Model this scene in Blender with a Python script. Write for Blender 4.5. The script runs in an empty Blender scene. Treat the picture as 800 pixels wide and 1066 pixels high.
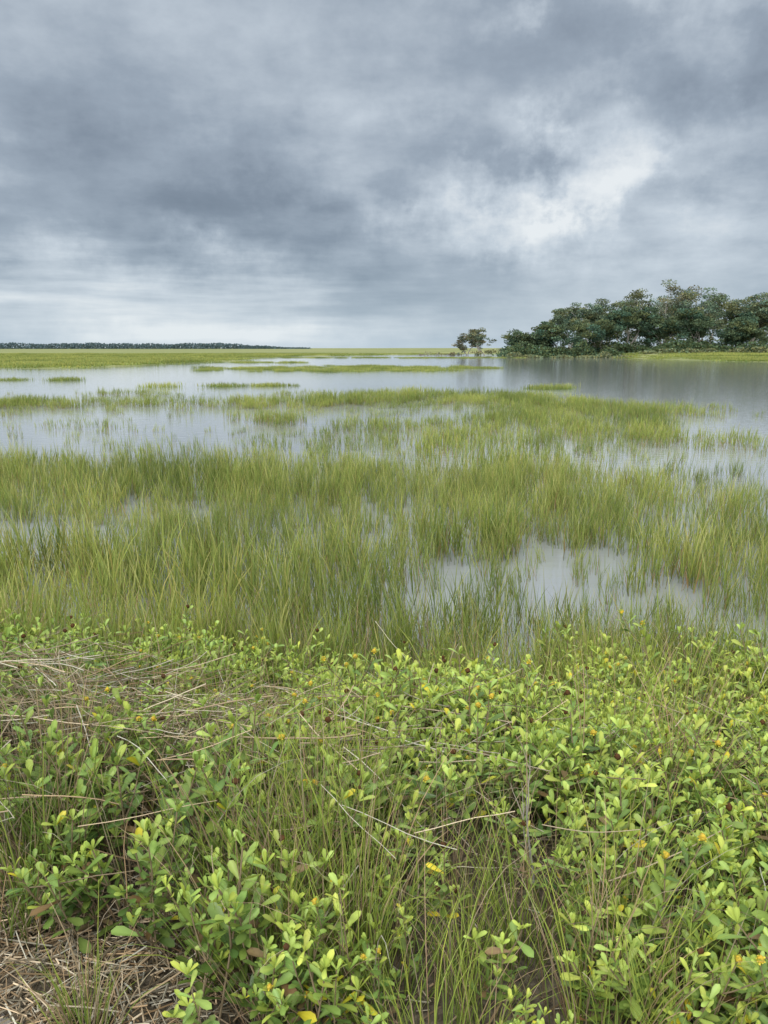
import bpy, math, random
from mathutils import Vector, noise
R = random.Random(7)
scene = bpy.context.scene
rad = math.radians

# ---------------------------------------------------------------- helpers
def nz(x, y, z=0.0): return noise.noise(Vector((x, y, z)))
def sstep(a, b, t):
    t = max(0.0, min(1.0, (t-a)/(b-a))); return t*t*(3-2*t)
def new_mat(name):
    m = bpy.data.materials.new(name); m.use_nodes = True
    nt = m.node_tree; nt.nodes.clear(); return m, nt
def link_obj(name, me, coll=None):
    o = bpy.data.objects.new(name, me)
    (coll or scene.collection).objects.link(o); return o

class Buf:
    def __init__(s): s.v=[]; s.f=[]; s.c=[]; s.m=[]
    def add(s, vs, fs, cols, mi=0):
        n=len(s.v); s.v+=vs
        if isinstance(cols[0], (int,float)): cols=[cols]*len(vs)
        s.c+=cols
        s.f+=[tuple(i+n for i in f) for f in fs]; s.m+=[mi]*len(fs)
    def mesh(s, name, mats, smooth=False):
        me=bpy.data.meshes.new(name); me.from_pydata(s.v,[],s.f); 
        at=me.color_attributes.new("Col",'FLOAT_COLOR','POINT')
        flat=[]
        for c in s.c: flat+=[c[0],c[1],c[2],1.0]
        at.data.foreach_set("color",flat)
        for m in mats: me.materials.append(m)
        me.polygons.foreach_set("material_index",s.m)
        if smooth: me.polygons.foreach_set("use_smooth",[True]*len(s.f))
        me.update(); return me

def vary(c, a=0.15, r=R):
    k=1+r.uniform(-a,a); h=r.uniform(-a,a)*0.5
    return (max(0,c[0]*k*(1+h)), max(0,c[1]*k), max(0,c[2]*k*(1-h)))
def mixc(a,b,t): return tuple(a[i]*(1-t)+b[i]*t for i in range(3))

def blade(B, p, az, L, lean, curve, w, c0, c1, segs=4, mi=0, twist=None, r=R):
    dx,dy=math.cos(az),math.sin(az)
    tw = az+math.pi/2+(r.uniform(-1.2,1.2) if twist is None else twist)
    wx,wy=math.cos(tw),math.sin(tw)
    x,y,z=p; vs=[];cs=[];fs=[]
    for i in range(segs+1):
        t=i/segs
        ww=w*0.5*(1-t**2.2)*(0.75+0.25*min(1,t*4)) if i<segs else 0.0
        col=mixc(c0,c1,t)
        if i<segs:
            vs+=[(x-wx*ww,y-wy*ww,z),(x+wx*ww,y+wy*ww,z)]; cs+=[col,col]
        else:
            vs.append((x,y,z)); cs.append(col)
        a=lean+curve*t*t
        st=L/segs
        x+=dx*math.sin(a)*st; y+=dy*math.sin(a)*st; z+=math.cos(a)*st
    for i in range(segs-1): fs.append((2*i,2*i+1,2*i+3,2*i+2))
    k=2*(segs-1); fs.append((k,k+1,k+2))
    B.add(vs,fs,cs,mi)

def tube(B, pts, radii, col, n=5, mi=0):
    vs=[];fs=[]
    for i,p in enumerate(pts):
        p=Vector(p)
        d=(Vector(pts[min(i+1,len(pts)-1)])-Vector(pts[max(i-1,0)])).normalized()
        u=d.cross(Vector((0.3,0.2,1)))
        if u.length<1e-3: u=d.cross(Vector((1,0,0)))
        u.normalize(); w=d.cross(u)
        for k in range(n):
            a=2*math.pi*k/n
            vs.append(tuple(p+(u*math.cos(a)+w*math.sin(a))*radii[i]))
    for i in range(len(pts)-1):
        for k in range(n):
            k2=(k+1)%n; fs.append((i*n+k,i*n+k2,(i+1)*n+k2,(i+1)*n+k))
    B.add(vs,fs,col,mi)

# ---------------------------------------------------------------- materials
def leaf_material(name, transl=0.35, rough=0.5, var=0.25, spec=0.35, simple=False, inst=False):
    m,nt=new_mat(name); N=nt.nodes; L=nt.links
    out=N.new('ShaderNodeOutputMaterial')
    at=N.new('ShaderNodeAttribute'); at.attribute_name="Col"
    src=at.outputs['Color']
    if inst:
        oi=N.new('ShaderNodeAttribute'); oi.attribute_name="rnd"
        hs=N.new('ShaderNodeHueSaturation'); hs.inputs['Saturation'].default_value=1.05
        mr=N.new('ShaderNodeMapRange'); mr.inputs[3].default_value=1-var; mr.inputs[4].default_value=1+var
        L.new(oi.outputs['Fac'],mr.inputs[0]); L.new(mr.outputs[0],hs.inputs['Value'])
        m2=N.new('ShaderNodeMapRange'); m2.inputs[3].default_value=.514; m2.inputs[4].default_value=.486
        L.new(oi.outputs['Fac'],m2.inputs[0]); L.new(m2.outputs[0],hs.inputs['Hue'])
        L.new(src,hs.inputs['Color']); src=hs.outputs[0]
    if simple:
        p=N.new('ShaderNodeBsdfDiffuse'); L.new(src,p.inputs['Color'])
    else:
        p=N.new('ShaderNodeBsdfPrincipled'); p.inputs['Roughness'].default_value=rough
        p.inputs['Specular IOR Level'].default_value=spec
        L.new(src,p.inputs['Base Color'])
    if transl>0:
        tr=N.new('ShaderNodeBsdfTranslucent'); L.new(src,tr.inputs['Color'])
        mx=N.new('ShaderNodeMixShader'); mx.inputs[0].default_value=transl
        L.new(p.outputs[0],mx.inputs[1]); L.new(tr.outputs[0],mx.inputs[2]); L.new(mx.outputs[0],out.inputs[0])
    else: L.new(p.outputs[0],out.inputs[0])
    return m
M_grass=leaf_material("grass_blades",0.26,var=0.28,simple=True,inst=True)
M_leaf=leaf_material("oxeye_leaf",0.22,0.42,0.26,0.45,inst=True)
M_dead=leaf_material("dead_stalk",0.0,simple=True)
M_flower=leaf_material("flower_head",0.0,simple=True)
M_tree=leaf_material("tree_foliage",0.2,simple=True)

def bark_material():
    m,nt=new_mat("bark"); N=nt.nodes; L=nt.links
    out=N.new('ShaderNodeOutputMaterial'); p=N.new('ShaderNodeBsdfPrincipled')
    no=N.new('ShaderNodeTexNoise'); no.inputs['Scale'].default_value=6; no.inputs['Detail'].default_value=4
    cr=N.new('ShaderNodeValToRGB'); cr.color_ramp.elements[0].color=(0.24,0.22,0.20,1); cr.color_ramp.elements[1].color=(0.50,0.47,0.43,1)
    tc=N.new('ShaderNodeTexCoord'); L.new(tc.outputs['Object'],no.inputs['Vector'])
    L.new(no.outputs[0],cr.inputs[0]); L.new(cr.outputs[0],p.inputs['Base Color']); p.inputs['Roughness'].default_value=0.9
    L.new(p.outputs[0],out.inputs[0]); return m
M_bark=bark_material()

# ---------------------------------------------------------------- terrain
def edgeY(x):
    return 1.22+0.78*sstep(-0.42,-1.65,x) if x<-0.42 else 1.22
def land_edge(x):
    if x<-26: l=82+max(0.0,x+35)*5
    else: l=190+(x+30)*1.5
    if x<-35: l=82+(-35-x)*0.25
    r=118+(60-x)*9 if x<60 else 118-(x-60)*0.25
    return max(60.0,min(l,r))
def ground_h(x,y):
    s=y-edgeY(x)
    h=0.6
    if s>0: h=0.6-0.72*sstep(0.1,3.7,s)
    if y<12 and s>0.15: h+=0.03*nz(x*2.2,y*2.2)+0.012*nz(x*9,y*9)
    if y>30:
        e=land_edge(x)+8*nz(x*0.02,y*0.05,3)+4*nz(x*0.09,y*0.09,5)
        k=sstep(-4,6,y-e)
        h=-0.12+0.26*k
        if y>e+10 and y<420 and x<35:
            cr=nz(x*0.006+4,y*0.022,9)
            if abs(cr)<0.06: h=-0.12
        h+=0.9*sstep(22,45,x)*sstep(10,70,y-e)
        if y>900: h+=0.25
    return h

def geo_axis(a, b, first, ratio):
    out=[a]; st=first
    while out[-1]<b:
        out.append(out[-1]+st); st*=ratio
    return out
ys=[-60,-30,-12,-4,-1]+geo_axis(0.6,7000,0.07,1.022)
xp=geo_axis(0,6000,0.08,1.035); xs=[-v for v in xp[::-1]][:-1]+xp
V=[];F=[]
for y in ys:
    for x in xs: V.append((x,y,ground_h(x,y)))
nx=len(xs)
for j in range(len(ys)-1):
    for i in range(nx-1):
        a=j*nx+i; F.append((a,a+1,a+nx+1,a+nx))
me=bpy.data.meshes.new("ground"); me.from_pydata(V,[],F); me.polygons.foreach_set("use_smooth",[True]*len(F)); me.update()
ground=link_obj("ground",me)
m,nt=new_mat("marsh_ground"); N=nt.nodes; L=nt.links
out=N.new('ShaderNodeOutputMaterial'); p=N.new('ShaderNodeBsdfPrincipled'); p.inputs['Roughness'].default_value=0.9; p.inputs['Specular IOR Level'].default_value=0.2
geo=N.new('ShaderNodeNewGeometry'); sep=N.new('ShaderNodeSeparateXYZ'); L.new(geo.outputs['Position'],sep.inputs[0])
n1=N.new('ShaderNodeTexNoise'); n1.inputs['Scale'].default_value=45; n1.inputs['Detail'].default_value=5; n1.inputs['Roughness'].default_value=0.7; L.new(geo.outputs['Position'],n1.inputs['Vector'])
r1=N.new('ShaderNodeValToRGB'); r1.color_ramp.elements[0].position=0.35; r1.color_ramp.elements[0].color=(0.04,0.032,0.022,1); r1.color_ramp.elements[1].position=0.70; r1.color_ramp.elements[1].color=(0.20,0.17,0.125,1)
L.new(n1.outputs[0],r1.inputs[0])
mp=N.new('ShaderNodeMapping'); mp.inputs['Scale'].default_value=(0.012,0.05,1); L.new(geo.outputs['Position'],mp.inputs[0])
n2=N.new('ShaderNodeTexNoise'); n2.inputs['Scale'].default_value=1.0; n2.inputs['Detail'].default_value=7; L.new(mp.outputs[0],n2.inputs['Vector'])
r2=N.new('ShaderNodeValToRGB'); e=r2.color_ramp.elements; e[0].position=0.3; e[0].color=(0.15,0.175,0.075,1); e[1].position=0.72; e[1].color=(0.33,0.32,0.16,1)
q=e.new(0.5); q.color=(0.21,0.24,0.09,1)
L.new(n2.outputs[0],r2.inputs[0])
mr=N.new('ShaderNodeMapRange'); mr.inputs[1].default_value=40; mr.inputs[2].default_value=60; L.new(sep.outputs[1],mr.inputs[0])
mx=N.new('ShaderNodeMixRGB'); L.new(mr.outputs[0],mx.inputs[0]); L.new(r1.outputs[0],mx.inputs[1]); L.new(r2.outputs[0],mx.inputs[2])
L.new(mx.outputs[0],p.inputs['Base Color'])
bp=N.new('ShaderNodeBump'); bp.inputs['Strength'].default_value=0.6; bp.inputs['Distance'].default_value=0.01; L.new(n1.outputs[0],bp.inputs['Height']); L.new(bp.outputs[0],p.inputs['Normal'])
L.new(p.outputs[0],out.inputs[0]); ground.data.materials.append(m)

# path slab at lower left
xsP=[-8+0.04*i for i in range(401)]
vs=[];fs=[]
for i,x in enumerate(xsP):
    e=edgeY(x)-0.01+0.03*nz(x*4,0)+0.02*nz(x*17,1)
    vs+=[(x,-3.0,0.608),(x,e-0.06,0.608),(x,e,0.602),(x,e+0.03,0.58)]
for i in range(len(xsP)-1):
    for k in range(3):
        a=i*4+k; fs.append((a,a+4,a+5,a+1))
me=bpy.data.meshes.new("path"); me.from_pydata(vs,[],fs); me.update()
path=link_obj("concrete_path",me)
m,nt=new_mat("concrete"); N=nt.nodes; L=nt.links
out=N.new('ShaderNodeOutputMaterial'); p=N.new('ShaderNodeBsdfPrincipled'); p.inputs['Roughness'].default_value=0.85
geo=N.new('ShaderNodeNewGeometry')
n1=N.new('ShaderNodeTexNoise'); n1.inputs['Scale'].default_value=60; n1.inputs['Detail'].default_value=8; n1.inputs['Roughness'].default_value=0.75; L.new(geo.outputs['Position'],n1.inputs['Vector'])
r1=N.new('ShaderNodeValToRGB'); r1.color_ramp.elements[0].position=0.3; r1.color_ramp.elements[0].color=(0.18,0.165,0.145,1); r1.color_ramp.elements[1].position=0.7; r1.color_ramp.elements[1].color=(0.40,0.375,0.34,1)
L.new(n1.outputs[0],r1.inputs[0]); L.new(r1.outputs[0],p.inputs['Base Color'])
bp=N.new('ShaderNodeBump'); bp.inputs['Strength'].default_value=0.6; bp.inputs['Distance'].default_value=0.004; L.new(n1.outputs[0],bp.inputs['Height']); L.new(bp.outputs[0],p.inputs['Normal'])
L.new(p.outputs[0],out.inputs[0]); me.materials.append(m)

# ---------------------------------------------------------------- water
me=bpy.data.meshes.new("water"); me.from_pydata([(-6000,3.2,0),(6000,3.2,0),(6000,7000,0),(-6000,7000,0)],[],[(0,1,2,3)]); me.update()
water=link_obj("marsh_water",me)
m,nt=new_mat("water"); N=nt.nodes; L=nt.links
out=N.new('ShaderNodeOutputMaterial')
geo=N.new('ShaderNodeNewGeometry')
mp=N.new('ShaderNodeMapping'); mp.inputs['Scale'].default_value=(1.0,2.2,1); L.new(geo.outputs['Position'],mp.inputs[0])
n1=N.new('ShaderNodeTexNoise'); n1.inputs['Scale'].default_value=2.6; n1.inputs['Detail'].default_value=3; L.new(mp.outputs[0],n1.inputs['Vector'])
bp=N.new('ShaderNodeBump'); bp.inputs['Strength'].default_value=0.20; bp.inputs['Distance'].default_value=0.03; L.new(n1.outputs[0],bp.inputs['Height'])
df=N.new('ShaderNodeBsdfDiffuse'); df.inputs['Color'].default_value=(0.29,0.315,0.325,1)
gl=N.new('ShaderNodeBsdfGlossy'); gl.inputs['Roughness'].default_value=0.05; gl.inputs['Color'].default_value=(1,1,1,1)
fr=N.new('ShaderNodeFresnel'); fr.inputs['IOR'].default_value=2.1
L.new(bp.outputs[0],gl.inputs['Normal']); L.new(bp.outputs[0],fr.inputs['Normal'])
mx=N.new('ShaderNodeMixShader'); L.new(fr.outputs[0],mx.inputs[0]); L.new(df.outputs[0],mx.inputs[1]); L.new(gl.outputs[0],mx.inputs[2]); L.new(mx.outputs[0],out.inputs[0])
me.materials.append(m)

# ---------------------------------------------------------------- scatter via geometry nodes
def make_scatter(name, items, coll):
    me=bpy.data.meshes.new(name); me.from_pydata([i[0] for i in items],[],[]); 
    a=me.attributes.new("rot",'FLOAT_VECTOR','POINT'); a.data.foreach_set("vector",[c for i in items for c in i[1]])
    a=me.attributes.new("scl",'FLOAT_VECTOR','POINT'); a.data.foreach_set("vector",[c for i in items for c in i[2]])
    a=me.attributes.new("idx",'INT','POINT'); a.data.foreach_set("value",[i[3] for i in items])
    sc=.12 if items[len(items)//2][0][1]>50 else .45
    a=me.attributes.new("rnd",'FLOAT','POINT'); a.data.foreach_set("value",[max(0,min(1,.5+.85*nz(i[0][0]*sc,i[0][1]*sc,40)+R.uniform(-.3,.3))) for i in items])
    me.update()
    o=link_obj(name,me)
    ng=bpy.data.node_groups.new(name+"_nodes",'GeometryNodeTree')
    ng.interface.new_socket("Geometry",in_out='INPUT',socket_type='NodeSocketGeometry')
    ng.interface.new_socket("Geometry",in_out='OUTPUT',socket_type='NodeSocketGeometry')
    N=ng.nodes; L=ng.links
    gi=N.new('NodeGroupInput'); go=N.new('NodeGroupOutput')
    ci=N.new('GeometryNodeCollectionInfo'); ci.inputs['Collection'].default_value=coll
    ci.inputs['Separate Children'].default_value=True; ci.inputs['Reset Children'].default_value=True
    ip=N.new('GeometryNodeInstanceOnPoints'); ip.inputs['Pick Instance'].default_value=True
    def na(nm,t):
        n=N.new('GeometryNodeInputNamedAttribute'); n.data_type=t; n.inputs['Name'].default_value=nm
        return [s for s in n.outputs if s.enabled][0]
    L.new(gi.outputs[0],ip.inputs['Points']); L.new(ci.outputs[0],ip.inputs['Instance'])
    L.new(na("rot",'FLOAT_VECTOR'),ip.inputs['Rotation']); L.new(na("scl",'FLOAT_VECTOR'),ip.inputs['Scale'])
    L.new(na("idx",'INT'),ip.inputs['Instance Index'])
    ri=N.new('GeometryNodeRealizeInstances')
    L.new(ip.outputs[0],ri.inputs[0]); L.new(ri.outputs[0],go.inputs[0])
    md=o.modifiers.new("scatter",'NODES'); md.node_group=ng
    return o
def coll_of(name, meshes):
    c=bpy.data.collections.new(name)
    for i,me in enumerate(meshes):
        o=bpy.data.objects.new("%s_%02d"%(name,i),me); c.objects.link(o)
    return c

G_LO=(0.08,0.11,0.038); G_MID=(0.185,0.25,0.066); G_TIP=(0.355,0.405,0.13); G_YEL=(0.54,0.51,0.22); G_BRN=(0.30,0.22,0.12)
def reed_plant(B,x,y,h,w,r,tip=G_TIP,mid=G_MID):
    az=r.uniform(0,6.28); ln=r.uniform(0,0.14)
    c=vary(mid,0.2,r)
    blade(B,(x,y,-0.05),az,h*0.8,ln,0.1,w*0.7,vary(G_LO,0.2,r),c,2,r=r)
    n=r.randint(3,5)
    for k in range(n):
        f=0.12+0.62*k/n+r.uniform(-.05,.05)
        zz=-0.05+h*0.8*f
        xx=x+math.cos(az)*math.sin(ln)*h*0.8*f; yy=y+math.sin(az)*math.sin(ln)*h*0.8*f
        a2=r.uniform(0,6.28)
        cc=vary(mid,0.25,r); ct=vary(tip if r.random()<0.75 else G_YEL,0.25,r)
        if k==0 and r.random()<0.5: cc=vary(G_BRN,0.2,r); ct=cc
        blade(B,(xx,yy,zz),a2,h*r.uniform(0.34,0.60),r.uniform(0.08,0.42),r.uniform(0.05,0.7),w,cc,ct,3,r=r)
def tuft_mesh(name,n,rad_,h,w,seed,**k):
    r=random.Random(seed); B=Buf()
    for i in range(n):
        a=r.uniform(0,6.28); d=rad_*math.sqrt(r.random())
        reed_plant(B,math.cos(a)*d,math.sin(a)*d,h*r.uniform(0.55,1.25),w*r.uniform(.8,1.2),r,**k)
    return B.mesh(name,[M_grass])
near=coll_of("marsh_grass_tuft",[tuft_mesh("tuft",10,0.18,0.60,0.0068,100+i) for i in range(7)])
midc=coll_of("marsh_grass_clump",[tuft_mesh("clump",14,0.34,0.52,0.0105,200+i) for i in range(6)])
def patch_mesh(name,n,size,h,w,seed):
    r=random.Random(seed); B=Buf()
    for i in range(n):
        c=vary(mixc(G_MID,G_LO,.3),0.25,r); t=vary(mixc(mixc(G_TIP,G_MID,.4),G_YEL,r.random()*0.6),0.25,r)
        blade(B,(r.uniform(-size,size)*r.uniform(.6,1),r.uniform(-size,size)*r.uniform(.6,1),-0.05),r.uniform(0,6.28),h*r.uniform(0.5,1.1),r.uniform(0,0.3),0.3,w,c,t,2,r=r)
    return B.mesh(name,[M_grass])
farc=coll_of("marsh_grass_patch",[patch_mesh("patch",240,1.3,0.42,0.035,300+i) for i in range(5)])
vfar=coll_of("marsh_grass_field",[patch_mesh("field",140,3.0,0.5,0.13,400+i) for i in range(5)])

def ell(x,y,cx,cy,rx,ry):
    v=math.sqrt(((x-cx)/rx)**2+((y-cy)/ry)**2); return 1-sstep(0.75,1.2,v)
def grassD(x,y):
    wx=x+0.065*y*nz(x*0.25,y*0.3,1)+.35*nz(x*1.3,y*1.3,3); wy=y+0.05*y*nz(x*0.25,y*0.3,7)+.3*nz(x*1.3,y*1.3,5)
    d=1.0
    for (cx,cy,rx,ry,s) in [(-4.9,8.1,2.4,1.0,.96),(1.25,6.5,1.3,1.4,.74),(2.2,5.7,.8,.55,.66),(0.2,7.6,.6,.6,.6),
        (6.6,12.8,3.4,3.6,.78),(4.0,9.8,1.2,1.2,.45),(13.5,20,6.3,4.8,1.),(17,15,7,4,.7),(-9.5,21.5,9.5,6.7,.90),(-1,25,5.5,3.8,.78),(-9.5,15.8,3.4,2.2,.97),(-18,17,8,4,.9),
        (24,29.5,14.5,10,1.),(-14,33,14,2.6,.95),(3,29,4,1.3,.7)]:
        d=min(d,1-s*ell(wx,wy,cx,cy,rx,ry))
    if wy>28: d*=1-sstep(7.8,10.5,wx+max(0,(wy-30))*0.5)
    d=max(d,0.9*ell(x,y,-3.4,22,1.2,1.3))
    d*=1-sstep(34,37,wy+ (2.5*nz(x*0.2,3)))
    return d
near_items=[];mid_items=[]
def lean_rot(r,a=0.1): return (r.uniform(-a,a),r.uniform(-a,a),r.uniform(0,6.283))
for _ in range(5200):
    yy=R.uniform(4.1,13); xx=R.uniform(-1,1)*(0.62*13+2)
    if abs(xx)>0.62*yy+2.0: continue
    d=grassD(xx,yy); cl=0.45+1.1*nz(xx*1.3,yy*1.3,2)
    if R.random()>d*(0.6+0.8*cl): continue
    s=R.uniform(0.7,1.25)*(1.16 if yy<8 else 0.95)*(0.9+0.4*nz(xx*.6,yy*.6,4))
    if d<.5: s*=0.74
    if xx>0.3 and yy<7.5: s*=0.85
    near_items.append(((xx,yy,max(0,ground_h(xx,yy))),lean_rot(R,.16),(s,s,s),R.randrange(7)))
for _ in range(11500):
    yy=12+ (40-12)*R.random()**0.75; xx=R.uniform(-1,1)*(0.6*40+2)
    if abs(xx)>0.58*yy+2.5: continue
    d=grassD(xx,yy); cl=0.45+1.0*nz(xx*0.7,yy*0.7,2)
    if R.random()>d*(0.55+0.7*cl): continue
    s=R.uniform(0.75,1.1)*(0.9+0.4*nz(xx*.3,yy*.3,4))
    if d<.5: s*=0.75
    mid_items.append(((xx,yy,0),lean_rot(R),(s,s,s),R.randrange(6)))
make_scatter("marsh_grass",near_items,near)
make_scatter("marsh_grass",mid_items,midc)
isl=[(-4,82,14,11,.65),(8,57,9,1.6,.5),(-26,52,10,1.2,.5),(-9,44,7,.9,.45),(9,41,2.6,.8,.4),(-52,68,16,2,.6),(-20,116,8,3,.5),(2,172,26,4,.6)]
far_items=[];vf=[]
for (cx,cy,rx,ry,s) in isl:
    n=int(rx*ry*3.14*1.6*0.6)+8
    for _ in range(n):
        xx=cx+R.uniform(-1.3,1.3)*rx; yy=cy+R.uniform(-1.3,1.3)*ry
        d=s*ell(xx+4*nz(xx*.15,yy*.15),yy+2.0*nz(xx*.1,yy*.3,4),cx,cy,rx,ry)
        if R.random()>d: continue
        k=R.uniform(.7,1.05); far_items.append(((xx,yy,0),lean_rot(R,.04),(k,k,k*R.uniform(.6,1)),R.randrange(5)))
for _ in range(5500):
    yy=60+220*R.random()**1.2; xx=R.uniform(-1,1)*(0.58*yy+6)
    h=ground_h(xx,yy)
    if h<0.03: continue
    k=R.uniform(.7,1.1); vf.append(((xx,yy,h),lean_rot(R,.03),(k,k,k*R.uniform(.5,.95)),R.randrange(5)))
make_scatter("marsh_grass",far_items,farc)
make_scatter("marsh_grass",vf,vfar)

# ---------------------------------------------------------------- foreground: sea ox-eye shrubs
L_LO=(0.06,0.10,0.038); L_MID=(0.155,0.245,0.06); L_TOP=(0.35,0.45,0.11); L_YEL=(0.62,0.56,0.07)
def leaf(B,p,az,pitch,Ln,W,col,r):
    fw=Vector((math.cos(az)*math.cos(pitch),math.sin(az)*math.cos(pitch),math.sin(pitch)))
    sd=Vector((-math.sin(az),math.cos(az),0)); roll=r.uniform(-.5,.5)
    up=sd.cross(fw)*-1
    sd2=sd*math.cos(roll)+up*math.sin(roll); up2=sd2.cross(fw)*-1
    if up2.z<0: up2=-up2
    ts=[0,.35,.65,.88,1.0]; ws=[.22,.6,1.0,.85,.0]
    bend=r.uniform(-.25,.15)*Ln
    vs=[];cs=[];fs=[]
    P=Vector(p)
    for t,w in zip(ts,ws):
        c=P+fw*(Ln*t)+up2*(bend*t*t)
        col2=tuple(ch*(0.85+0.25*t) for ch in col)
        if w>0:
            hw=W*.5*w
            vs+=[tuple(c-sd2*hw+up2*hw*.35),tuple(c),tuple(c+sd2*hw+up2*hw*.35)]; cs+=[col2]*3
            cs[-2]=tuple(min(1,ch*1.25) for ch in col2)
        else: vs.append(tuple(c)); cs.append(col2)
    for i in range(3):
        a=i*3; fs+=[(a,a+1,a+4,a+3),(a+1,a+2,a+5,a+4)]
    fs+=[(9,10,12),(10,11,12)]
    B.add(vs,fs,cs,0)
def head(B,p,r,kind):
    P=Vector(p); R0=0.0090 if kind=='y' else 0.0095
    c=(0.50,0.36,0.05) if kind=='y' else (0.085,0.045,0.022)
    vs=[];fs=[];n=8
    prof=[(0.55,-.8),(1,-.2),(.95,.35),(.55,.8)]
    cs=[]
    for (rr,zz) in prof:
        for k in range(n):
            a=2*math.pi*k/n; j=r.uniform(.8,1.25)
            vs.append((P.x+R0*rr*j*math.cos(a),P.y+R0*rr*j*math.sin(a),P.z+R0*zz*j)); cs.append(vary(c,.35,r))
    vs.append((P.x,P.y,P.z+R0)); cs.append(c)
    for i in range(3):
        for k in range(n): fs.append((i*n+k,i*n+(k+1)%n,(i+1)*n+(k+1)%n,(i+1)*n+k))
    for k in range(n): fs.append((3*n+k,3*n+(k+1)%n,4*n))
    B.add(vs,fs,cs,2)
    if kind=='y':
        m=r.randint(4,8)
        for k in range(m):
            a=2*math.pi*k/m+r.uniform(-.15,.15)
            d=Vector((math.cos(a),math.sin(a),r.uniform(-.6,.3))); s=Vector((-math.sin(a),math.cos(a),0))*.0026
            q=P+d*R0*.9; e=P+d*R0*r.uniform(1.1,1.5)
            B.add([tuple(q-s),tuple(q+s),tuple(e+s*.8),tuple(e-s*.8)],[(0,1,2,3)],(0.64,0.54,0.07),2)
def sprig(name,seed,H,flower=None,yel=0.0):
    r=random.Random(seed); B=Buf()
    def stem(p0,az,lean,H,first):
        pts=[];x,y,z=p0
        n=max(3,int(H/0.035))
        for i in range(n+1):
            t=i/n; pts.append((x,y,z)); a=lean*(1-0.55*t)
            x+=math.cos(az)*math.sin(a)*H/n+r.uniform(-.002,.002); y+=math.sin(az)*math.sin(a)*H/n+r.uniform(-.002,.002); z+=math.cos(a)*H/n
        q=pts[::2] if len(pts)>6 else pts
        tube(B,q,[0.0028-0.0013*i/n for i in range(len(q))],(0.24,0.19,0.12),4,1)
        for i in range(first,n+1):
            t=i/n; base=r.uniform(-.3,.3)+(math.pi/2)*(i%2)+seed
            for s in (0,math.pi):
                if t<.5 and r.random()<.45: continue
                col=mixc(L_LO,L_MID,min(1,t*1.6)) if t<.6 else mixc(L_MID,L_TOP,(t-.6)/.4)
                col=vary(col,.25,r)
                if r.random()<yel*(1.2-t): col=vary(L_YEL,.2,r)
                elif t<.6 and r.random()<.15: col=vary((.20,.14,.07),.25,r)
                Ln=r.uniform(.042,.076)*(1 if t<.85 else .72)
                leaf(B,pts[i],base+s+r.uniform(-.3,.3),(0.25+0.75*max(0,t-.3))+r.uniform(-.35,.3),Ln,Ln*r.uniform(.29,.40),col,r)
        if not flower or r.random()<.3:
            for k in range(3): leaf(B,pts[-1],r.uniform(0,6.28),r.uniform(.9,1.35),.034,.012,vary(L_TOP,.15,r),r)
        return pts
    pts=stem((0,0,-.03),r.uniform(0,6.28),r.uniform(0.05,.35),H,int(H/0.035*0.3))
    for k in range(r.randint(1,3)):
        j=r.randint(len(pts)//3,len(pts)-3)
        q=stem(pts[j],r.uniform(0,6.28),r.uniform(.5,.9),H*r.uniform(.25,.45),1)
        if flower and r.random()<.35: head(B,(q[-1][0],q[-1][1],q[-1][2]+.02),r,flower)
    if flower:
        e=pts[-1]; e2=(e[0]+r.uniform(-.01,.01),e[1],e[2]+.018)
        tube(B,[e,e2],[.0018,.0015],(0.2,0.22,0.08),4,1); head(B,(e2[0],e2[1],e2[2]+.006),r,flower)
    return B.mesh(name,[M_leaf,M_dead,M_flower],True)
sp=[]
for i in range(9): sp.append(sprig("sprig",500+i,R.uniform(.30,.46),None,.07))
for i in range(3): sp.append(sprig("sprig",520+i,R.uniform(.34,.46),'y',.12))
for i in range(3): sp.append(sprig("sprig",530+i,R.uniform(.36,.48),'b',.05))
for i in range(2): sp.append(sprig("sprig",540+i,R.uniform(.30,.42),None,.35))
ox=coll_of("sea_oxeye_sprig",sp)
def oxD(x,y):
    d=0.55
    d=max(d,1.3*ell(x,y,-0.5,3.35,2.7,1.0))
    d=max(d,1.1*ell(x,y,-2.6,3.5,1.5,1.0))
    d=max(d,1.3*ell(x,y,1.3,2.25,1.0,1.25))
    d=max(d,1.1*ell(x,y,.42,2.35,.5,.9))
    d=max(d,1.1*ell(x,y,2.6,3.0,1.6,1.2))
    d=max(d,.7*ell(x,y,-1.9,2.5,.5,.4))
    d=min(d,1-.62*ell(x,y,-1.0,2.5,.65,.33))
    d=min(d,1-.55*ell(x,y,-.25,1.8,.35,.4))
    return d*(1-.5*sstep(4.0,4.7,y))
oi=[]
for _ in range(9000):
    yy=R.uniform(1.3,4.7); xx=R.uniform(-3.8,3.8)
    if abs(xx)>.62*yy+1.1 or yy<edgeY(xx)+.12: continue
    if xx<-.5 and yy<edgeY(xx)+.24: continue
    d=oxD(xx,yy)*(0.66+1.2*nz(xx*1.8,yy*1.8,11))
    if R.random()>d: continue
    q=R.random(); idx=R.randrange(9) if q<.79 else (9+R.randrange(3) if q<.87 else (12+R.randrange(3) if q<.94 else 15+R.randrange(2)))
    s=R.uniform(.72,1.18)*(1.0+.42*nz(xx*1.1,yy*1.1,21))
    if yy<1.9: s*=.88
    oi.append(((xx,yy,ground_h(xx,yy)),lean_rot(R,.30),(s,s,s),idx))
make_scatter("sea_oxeye_shrub",oi,ox)

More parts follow.
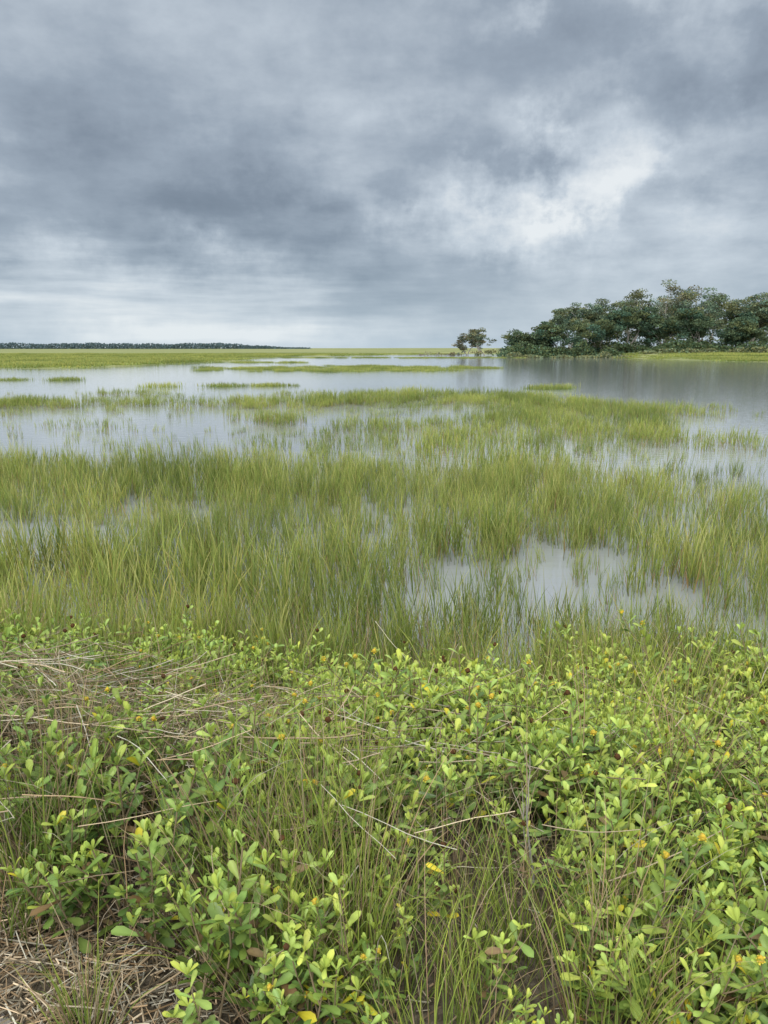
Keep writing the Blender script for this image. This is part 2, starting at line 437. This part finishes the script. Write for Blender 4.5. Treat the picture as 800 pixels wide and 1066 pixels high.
# fine bank grass
F_G=(0.15,0.235,0.05); F_T=(0.35,0.44,0.11)
def fine_mesh(seed,n,h,dead):
    r=random.Random(seed); B=Buf()
    for i in range(n):
        a=r.uniform(0,6.28); d=.07*math.sqrt(r.random()); out=r.uniform(.02,.42)
        if r.random()<dead: c0=vary((0.24,0.18,0.115),.2,r); c1=vary((0.48,0.385,0.26),.2,r)
        else: c0=vary(mixc(G_LO,F_G,.4),.2,r); c1=vary(F_T,.2,r)
        blade(B,(math.cos(a)*d,math.sin(a)*d,-.02),a+r.uniform(-.6,.6),h*r.uniform(.5,1.15),out,r.uniform(.1,1.1),r.uniform(.0028,.0052),c0,c1,6,r=r)
    return B.mesh("fine",[M_grass])
fine=coll_of("bank_grass_tuft",[fine_mesh(600+i,32,.56,.2) for i in range(4)]+[fine_mesh(610+i,26,.52,.8) for i in range(2)]+[fine_mesh(620+i,24,.34,.3) for i in range(2)])
fi=[]
for _ in range(4200):
    yy=R.uniform(1.32,5.2); xx=R.uniform(-3.8,3.8)
    if abs(xx)>.62*yy+1.0 or yy<edgeY(xx)+.06: continue
    d=.17
    d=max(d,.95*ell(xx,yy,-.25,1.85,.36,.5),.6*ell(xx,yy,-1.2,2.15,.8,.45),.85*ell(xx,yy,.45,1.6,.22,.35),.5*ell(xx,yy,1.0,1.5,.6,.2),.6*ell(xx,yy,2.4,4.3,1.7,.6),.5*ell(xx,yy,0,4.75,4,.45),.6*ell(xx,yy,0,1.4,1.5,.2))
    d*=(.7+1.2*nz(xx*2.5,yy*2.5,31))
    corner=xx<-.45 and yy<edgeY(xx)+.24
    if corner: d*=.8
    if R.random()>d: continue
    idx=R.randrange(4)
    if R.random()<.15+.55*ell(xx,yy,.35,2.0,.22,.25)+.4*ell(xx,yy,-1,2.4,.7,.4)+.35*ell(xx,yy,-.2,2.1,.15,.2): idx=4+R.randrange(2)
    if corner: idx=6+R.randrange(2)
    s=R.uniform(.75,1.3)
    if yy<1.7: s*=.8
    fi.append(((xx,yy,ground_h(xx,yy)),lean_rot(R,.2),(s,s,s),idx))
make_scatter("bank_grass",fi,fine)

# ---------------------------------------------------------------- dead reeds, wrack, twigs
B=Buf()
S1=(0.36,0.29,0.20); S2=(0.20,0.155,0.10); S3=(0.54,0.47,0.355)
def straw(p,az,L_,w,rise,col,segs=3,wob=.08):
    pts=[];x,y,z=p; a=az
    for i in range(segs+1):
        pts.append((x,y,z)); a+=R.uniform(-wob,wob); rise+=R.uniform(-wob,wob)
        x+=math.cos(a)*L_/segs; y+=math.sin(a)*L_/segs; z+=rise*L_/segs
    tube(B,pts,[w]*len(pts),col,4,0)
for _ in range(9000):
    if R.random()<.5: xx=R.gauss(-.95,.45); yy=edgeY(xx)+R.gauss(.2,.25)
    else: xx=R.uniform(-3,2.6); yy=R.uniform(1.2,4.0)
    if R.random()<.45 and yy<edgeY(xx): continue
    L_=R.uniform(.012,.05) if R.random()<.65 else R.uniform(.05,.18)
    h=max(ground_h(xx,yy),.608 if yy<edgeY(xx) else -9)
    straw((xx,yy,h+R.uniform(.003,.03)),R.uniform(0,6.28),L_,R.uniform(.001,.0026),R.uniform(-.08,.12),vary(R.choice([S1,S2,S3,S1,S2]),.3),2)
for _ in range(1000):
    xx=R.gauss(-1.0,.7); yy=R.gauss(2.85,.42)
    if yy<1.9: continue
    straw((xx,yy,ground_h(xx,yy)+R.uniform(.18,.42)),R.choice([0,3.14])+R.gauss(.15,.7),R.uniform(.1,.42),R.uniform(.001,.0023),R.uniform(-.35,.25),vary(R.choice([S1,S2,S3,S2]),.25),5,.14)
for _ in range(450):
    xx=R.uniform(-2.5,2.2); yy=R.uniform(1.7,4.3)
    straw((xx,yy,ground_h(xx,yy)+R.uniform(.14,.42)),R.uniform(0,6.28),R.uniform(.1,.4),R.uniform(.001,.002),R.uniform(-.3,.35),vary(R.choice([S1,S2,S3]),.25),5,.12)
for (xx,yy,az,L_) in [(.05,2.95,-.14,.5),(-.75,2.6,0.6,.35),(-.5,2.35,-.02,.42),(-.3,3.1,.1,.4)]:
    straw((xx,yy,ground_h(xx,yy)+.41),az,L_,.0033,-.02,vary(S1,.1),6,.07)
dead=link_obj("dead_reed_litter",B.mesh("dead_reed_litter",[M_dead]))
B=Buf()
for (cx,cy,n,az0) in [(-1.15,2.65,230,2.9),(-.75,2.6,230,-.4),(-1.45,2.4,120,-1.3),(-.35,2.75,110,-.8),(-1.75,2.8,110,-2.0),(.35,2.0,60,-1.5),(-.1,2.1,60,-1.2),(-.95,2.3,150,-1.4),(.1,1.7,35,-1.6),(.6,1.65,30,-1.2),(-.5,1.95,90,-1.5),(-1.1,2.1,80,-1.2),(-2.2,3.2,50,-1.6),(1.2,2.6,40,-1),(.7,3.2,40,-1)]:
    for _ in range(n):
        x=cx+R.gauss(0,.12); y=cy+R.gauss(0,.10)
        c=vary(R.choice([S1,S3,S2]),.2)
        blade(B,(x,y,ground_h(x,y)),az0+R.gauss(0,.6),R.uniform(.36,.72),R.uniform(.1,.5),R.uniform(.9,1.8),R.uniform(.0022,.0042),vary(S2,.2),c,7)
link_obj("dead_grass_thatch",B.mesh("dead_grass_thatch",[M_dead]))
B=Buf()
def twig(p,d,L_,r0,depth):
    pts=[Vector(p)]; dd=Vector(d).normalized()
    for i in range(4):
        dd=(dd+Vector((R.uniform(-.2,.2),R.uniform(-.2,.2),R.uniform(-.1,.15)))).normalized(); pts.append(pts[-1]+dd*L_/4)
    tube(B,[tuple(q) for q in pts],[r0*(1-.15*i) for i in range(5)],vary((.28,.25,.21),.2),5,0)
    if depth>0:
        for k in range(2):
            q=pts[R.randint(1,3)]; twig(q,dd+Vector((R.uniform(-.9,.9),R.uniform(-.9,.9),R.uniform(-.1,.5))),L_*.6,r0*.6,depth-1)
for (x,y,dx,dy) in [(1.35,2.1,.5,.2),(1.2,1.75,.4,.3),(1.5,2.6,.6,0),(.42,1.8,0,-.1),(-1.7,3.0,-.5,.1),(.9,3.2,.5,0),(-.4,3.3,.7,.1),(1.75,2.2,.3,.4),(.15,2.6,-.4,0)]:
    twig((x,y,ground_h(x,y)+.16),(dx,dy,.8),R.uniform(.26,.36),.004,2)
link_obj("bare_twigs",B.mesh("bare_twigs",[M_dead]))

# ---------------------------------------------------------------- trees
def grow(B,p,d,L_,r0,depth,r,tips,spread=.6):
    pts=[Vector(p)]; dd=Vector(d).normalized(); n=4
    for i in range(n):
        dd=(dd+Vector((r.uniform(-.22,.22),r.uniform(-.22,.22),r.uniform(-.1,.12)))).normalized()
        pts.append(pts[-1]+dd*L_/n)
    r1=r0*.6
    tube(B,[tuple(q) for q in pts],[r0+(r1-r0)*i/n for i in range(n+1)],(.3,.3,.3),6 if depth>1 else 4,1)
    if depth==0: tips.append(pts[-1]); return
    if depth<=1: tips.append(pts[2])
    for j in range(r.randint(2,4)):
        q=pts[-1] if j<2 else pts[r.randint(2,3)]
        nd=dd+Vector((r.uniform(-1,1),r.uniform(-1,1),r.uniform(-.2,.55)))*spread*1.3
        grow(B,q,nd,L_*r.uniform(.6,.82),r1*.8,depth-1,r,tips,spread)
def leafquad(B,q,s,col,r):
    a=Vector((r.uniform(-1,1),r.uniform(-1,1),r.uniform(-.6,.6))).normalized(); b=a.cross(Vector((r.uniform(-1,1),r.uniform(-1,1),r.uniform(-1,1)))).normalized()
    B.add([tuple(q-a*s),tuple(q+b*s*.6),tuple(q+a*s),tuple(q-b*s*.6)],[(0,1,2,3)],col,0)
def oak(name,x,y,H,W,seed,leaves=1.0,col=(0.045,0.07,0.028),ls=.34,skirt=0.0):
    r=random.Random(seed); B=Buf(); tips=[]
    gz=ground_h(x,y)-.1
    ntr=r.randint(2,3)
    for k in range(ntr):
        grow(B,(r.uniform(-.06,.06)*W,r.uniform(-.06,.06)*W,0),(r.uniform(-.7,.7),r.uniform(-.7,.7),1),H*.30,H*.015+.03,3,r,tips,.8)
    zmax=max(t.z for t in tips); wmax=max(max(abs(t.x),abs(t.y)) for t in tips)
    sx=W*.5/wmax*.9; sz=H/zmax*.95
    B.v=[(v[0]*sx,v[1]*sx,v[2]*sz) for v in B.v]
    cl=[Vector((t.x*sx,t.y*sx,t.z*sz)) for t in tips if r.random()<leaves*1.1]
    for k in range(int(skirt*26)):
        a=r.uniform(0,6.28); d=math.sqrt(r.random())*.55*W
        top=H*.8*(1-(d/(.6*W))**2)
        cl.append(Vector((math.cos(a)*d,math.sin(a)*d,r.uniform(.08,1)*max(top,1))))
    for c in cl:
        rr=r.uniform(.7,1.6)*W/15
        lc=vary(col,.42,r)
        for i in range(int(85*min(1.2,leaves)*(rr/1.3)**2)+8):
            u=Vector((r.gauss(0,1),r.gauss(0,1),r.gauss(0,1))).normalized()*(r.random()**.4)
            q=c+Vector((u.x*rr*1.3,u.y*rr*1.3,u.z*rr*.6))
            leafquad(B,q,ls*r.uniform(.5,1.1),vary(lc,.22,r),r)
    o=link_obj(name,B.mesh("live_oak",[M_tree,M_bark])); o.location=(x,y,gz); return o
DG=(0.10,0.145,0.085); GG=(0.155,0.20,0.125); GR=(0.20,0.23,0.165)  # greyed leaf greens, slight distance haze mixed into the colour
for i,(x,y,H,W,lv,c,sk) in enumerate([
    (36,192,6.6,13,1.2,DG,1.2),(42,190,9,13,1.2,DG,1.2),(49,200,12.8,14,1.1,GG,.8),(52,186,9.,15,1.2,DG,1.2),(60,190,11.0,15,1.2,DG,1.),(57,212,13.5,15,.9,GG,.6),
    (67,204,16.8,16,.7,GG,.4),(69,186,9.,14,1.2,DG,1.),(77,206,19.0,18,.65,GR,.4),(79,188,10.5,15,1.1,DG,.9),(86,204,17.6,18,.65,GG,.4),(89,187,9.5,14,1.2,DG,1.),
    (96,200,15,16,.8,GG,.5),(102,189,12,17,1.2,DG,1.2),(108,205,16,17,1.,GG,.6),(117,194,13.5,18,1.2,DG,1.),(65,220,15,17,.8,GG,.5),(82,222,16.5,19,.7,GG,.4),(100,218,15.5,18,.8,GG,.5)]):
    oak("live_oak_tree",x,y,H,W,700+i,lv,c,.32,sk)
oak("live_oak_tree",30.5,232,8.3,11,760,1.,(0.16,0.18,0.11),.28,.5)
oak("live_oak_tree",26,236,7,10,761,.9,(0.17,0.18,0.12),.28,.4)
def thicket(name,pts,col,ls,seed,per):
    r=random.Random(seed); B=Buf()
    for (x,y,rx,h) in pts:
        gz=ground_h(x,y)
        for k in range(3):
            tube(B,[(x,y,gz-.1),(x+r.uniform(-.5,.5)*rx,y,gz+h*.6)],[.06,.02],(.1,.09,.07),4,1)
        for k in range(per):
            lx,lz=r.gauss(0,.45)*rx,r.random()**.8
            hh=h*(.65+.5*nz((x+lx)*.35,y,seed))*math.exp(-(lx/rx)**2*.6)
            leafquad(B,Vector((x+lx,y+r.gauss(0,.35)*rx,gz+hh*lz)),ls*r.uniform(.5,1.2),vary(col,.4,r),r)
    return link_obj(name,B.mesh(name,[M_tree,M_bark]))
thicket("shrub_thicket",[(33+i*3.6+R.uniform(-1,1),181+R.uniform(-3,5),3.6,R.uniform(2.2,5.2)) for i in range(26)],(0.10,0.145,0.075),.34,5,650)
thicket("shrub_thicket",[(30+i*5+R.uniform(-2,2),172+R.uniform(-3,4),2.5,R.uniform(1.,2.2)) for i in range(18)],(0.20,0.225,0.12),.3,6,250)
thicket("wax_myrtle_scrub",[(12+i*2.6+R.uniform(-1,1),240+R.uniform(-3,3),1.8,R.uniform(.8,1.9)) for i in range(6)],(0.19,0.17,0.12),.22,8,60)
r=random.Random(9); B=Buf()
x=-1500.0
while x<-150:
    y=1500+60*nz(x*.01,1); h=(10.5+4*nz(x*.02,2)+2*nz(x*.1,3))*min(1,max(.25,(-x-150)/160))
    for k in range(16):
        q=Vector((x+r.uniform(-8,8),y+r.uniform(-12,12),r.random()*h)); s=r.uniform(1.2,2.6)
        a=Vector((r.uniform(-1,1),r.uniform(-.6,.6),r.uniform(-.5,.5))).normalized(); b=a.cross(Vector((r.uniform(-.4,.4),1,r.uniform(-.4,.4)))).normalized()
        B.add([tuple(q-a*s),tuple(q+b*s*.6),tuple(q+a*s),tuple(q-b*s*.6)],[(0,1,2,3)],vary((.10,.145,.16),.2,r),0)  # bluish leaf colour stands in for distance haze
    x+=1.6
link_obj("distant_tree_line",B.mesh("distant_tree_line",[M_tree]))

# ---------------------------------------------------------------- sky
w=bpy.data.worlds.new("World"); scene.world=w; w.use_nodes=True
try:
    w.cycles.sampling_method='MANUAL'; w.cycles.sample_map_resolution=512
except Exception as ex: print("map",ex)
nt=w.node_tree; nt.nodes.clear(); N=nt.nodes; L=nt.links
def val(s,sock):
    if isinstance(s,(int,float)): sock.default_value=s
    else: L.new(s,sock)
def M(op,a,b=0.0,c=None,clamp=False):
    n=N.new('ShaderNodeMath'); n.operation=op; n.use_clamp=clamp; val(a,n.inputs[0]); val(b,n.inputs[1])
    return n.outputs[0]
tc=N.new('ShaderNodeTexCoord'); nv=N.new('ShaderNodeVectorMath'); nv.operation='NORMALIZE'; L.new(tc.outputs['Generated'],nv.inputs[0])
sp_=N.new('ShaderNodeSeparateXYZ'); L.new(nv.outputs[0],sp_.inputs[0]); X,Y,Z=sp_.outputs
Zp=M('MAXIMUM',Z,0.0)
den=M('ADD',Zp,0.19)
U=M('DIVIDE',X,den); Vv=M('DIVIDE',Y,den)
cb=N.new('ShaderNodeCombineXYZ'); L.new(U,cb.inputs[0]); L.new(Vv,cb.inputs[1])
def NOI(scale,detail,rough=.55,off=0,vec=None):
    n=N.new('ShaderNodeTexNoise'); n.inputs['Scale'].default_value=scale; n.inputs['Detail'].default_value=detail; n.inputs['Roughness'].default_value=rough
    a=N.new('ShaderNodeVectorMath'); a.operation='ADD'; L.new(vec or cb.outputs[0],a.inputs[0]); a.inputs[1].default_value=(off,off*.7,off*.3); L.new(a.outputs[0],n.inputs['Vector']); return n
def SS(a,b,x):
    n=N.new('ShaderNodeMapRange'); n.interpolation_type='SMOOTHSTEP'; n.inputs[1].default_value=a; n.inputs[2].default_value=b; val(x,n.inputs[0]); return n.outputs[0]
n2=NOI(2.1,6,.57,11.7).outputs[0]
dn=NOI(9,6,.60,2.0,nv.outputs[0]); dsx=N.new('ShaderNodeSeparateXYZ'); L.new(dn.outputs['Color'],dsx.inputs[0])
AZ=M('MULTIPLY',M('ARCTAN2',X,Y),57.2958); EL=M('MULTIPLY',M('ARCSINE',Z),57.2958)
AZw=M('ADD',AZ,M('MULTIPLY',M('SUBTRACT',dsx.outputs[0],.5),24))
ELw=M('ADD',EL,M('MULTIPLY',M('MULTIPLY',M('SUBTRACT',dsx.outputs[1],.5),13),M('MINIMUM',M('DIVIDE',M('MAXIMUM',EL,0.0),9),1.0)))
def blob(a0,e0,sa,se,amp):
    a=M('DIVIDE',M('SUBTRACT',AZw,a0),sa); e=M('DIVIDE',M('SUBTRACT',ELw,e0),se)
    s=M('ADD',M('MULTIPLY',a,a),M('MULTIPLY',e,e))
    return M('MULTIPLY',M('EXPONENT',M('MULTIPLY',s,-1.0)),amp)
cs=N.new('ShaderNodeCombineXYZ'); L.new(M('MULTIPLY',AZ,.05),cs.inputs[0]); L.new(M('MULTIPLY',EL,.6),cs.inputs[1])
n3=NOI(1.0,4,.55,7.7,cs.outputs[0]).outputs[0]
low=M('MULTIPLY',M('EXPONENT',M('MULTIPLY',M('MULTIPLY',M('SUBTRACT',EL,3.6),M('SUBTRACT',EL,3.6)),-.07)),SS(14,-8,AZ))
damp=SS(-1.0,9.0,EL)
Bv=M('ADD',.55,M('MULTIPLY',M('MULTIPLY',M('SUBTRACT',n2,.5),.80),M('ADD',.35,M('MULTIPLY',damp,.65))))
Bv=M('ADD',Bv,M('MULTIPLY',M('MULTIPLY',M('SUBTRACT',n3,.5),low),1.1))
opening=M('ADD',M('ADD',blob(9,8.6,8,2.2,.9),blob(15,12,6,3.5,.8)),blob(13,22,7,3,.5),None,True)
bil=M('SUBTRACT',SS(.41,.56,dsx.outputs[2]),.45)
Bv=M('ADD',Bv,M('MULTIPLY',M('MULTIPLY',bil,opening),.30))
Bv=M('ADD',Bv,M('MULTIPLY',M('SUBTRACT',dsx.outputs[2],.5),.30))
for b in [(10,8.4,8,2.1,.20),(16,12.0,6,3.6,.25),(17,6,12,3.0,.14),(-10,8.6,15,3.0,-.30),(-20,13,12,2.5,-.12),(25,17,7,2.6,-.22),(5,14.5,7,2.0,-.10),(12,22,7,2.5,.20),(-4,18,12,3,.06),(-19,4,14,2.4,.22),(-13,.9,11,1.0,.38),(0,4.5,7,2.5,-.03)]:
    Bv=M('ADD',Bv,blob(*b))
cr=N.new('ShaderNodeValToRGB'); L.new(Bv,cr.inputs[0]); e=cr.color_ramp.elements
e[0].position=0.0; e[0].color=(.145,.182,.235,1); e[1].position=1.0; e[1].color=(.84,.88,.905,1)
for pos,c in [(.25,(.205,.250,.315,1)),(.5,(.330,.392,.470,1)),(.75,(.56,.63,.705,1))]:
    q=e.new(pos); q.color=c
hz=M('EXPONENT',M('MULTIPLY',Zp,-13.0)); hz=M('MULTIPLY',hz,.8)
mh=N.new('ShaderNodeMixRGB'); L.new(hz,mh.inputs[0]); L.new(cr.outputs[0],mh.inputs[1]); 
hc=N.new('ShaderNodeMixRGB'); L.new(M('MULTIPLY',M('SUBTRACT',Bv,.3),1.4,None,True),hc.inputs[0]); hc.inputs[1].default_value=(.42,.56,.68,1); hc.inputs[2].default_value=(.78,.86,.91,1)
L.new(hc.outputs[0],mh.inputs[2])
bg=N.new('ShaderNodeBackground'); L.new(mh.outputs[0],bg.inputs[0])
sk=N.new('ShaderNodeTexSky'); sk.sky_type='NISHITA'; sk.sun_disc=False; sk.sun_elevation=rad(50); sk.sun_rotation=rad(205)
bs=N.new('ShaderNodeBackground'); L.new(sk.outputs[0],bs.inputs[0]); bs.inputs[1].default_value=.08
mxs=N.new('ShaderNodeMixShader'); mxs.inputs[0].default_value=.93; L.new(bs.outputs[0],mxs.inputs[1]); L.new(bg.outputs[0],mxs.inputs[2])
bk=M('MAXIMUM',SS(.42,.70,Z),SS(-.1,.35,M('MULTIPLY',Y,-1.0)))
bo=N.new('ShaderNodeBackground'); bo.inputs[0].default_value=(.445,.45,.45,1); bo.inputs[1].default_value=3.4  # unseen sky overhead and behind, made brighter to lift the scene's light
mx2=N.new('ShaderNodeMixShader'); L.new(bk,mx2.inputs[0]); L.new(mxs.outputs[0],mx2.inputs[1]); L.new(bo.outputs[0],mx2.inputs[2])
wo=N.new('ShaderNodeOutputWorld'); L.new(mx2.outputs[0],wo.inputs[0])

sl=bpy.data.lights.new("sun",'SUN'); sl.energy=1.5; sl.angle=rad(12); sl.color=(1,.96,.89)
so=bpy.data.objects.new("sun",sl); scene.collection.objects.link(so)
az=rad(205); el=rad(50)
sd=Vector((math.sin(az)*math.cos(el),math.cos(az)*math.cos(el),math.sin(el)))
so.rotation_euler=sd.to_track_quat('Z','Y').to_euler()

cam=bpy.data.cameras.new("camera"); co=bpy.data.objects.new("camera",cam); scene.collection.objects.link(co); scene.camera=co
cam.sensor_fit='VERTICAL'; cam.sensor_height=24; cam.lens=17.34; cam.clip_start=.05; cam.clip_end=12000
co.location=(0,0,2.2); co.rotation_euler=(rad(90-12.5),0,0)
scene.view_settings.view_transform='Standard'; scene.view_settings.look='None'; scene.view_settings.exposure=0
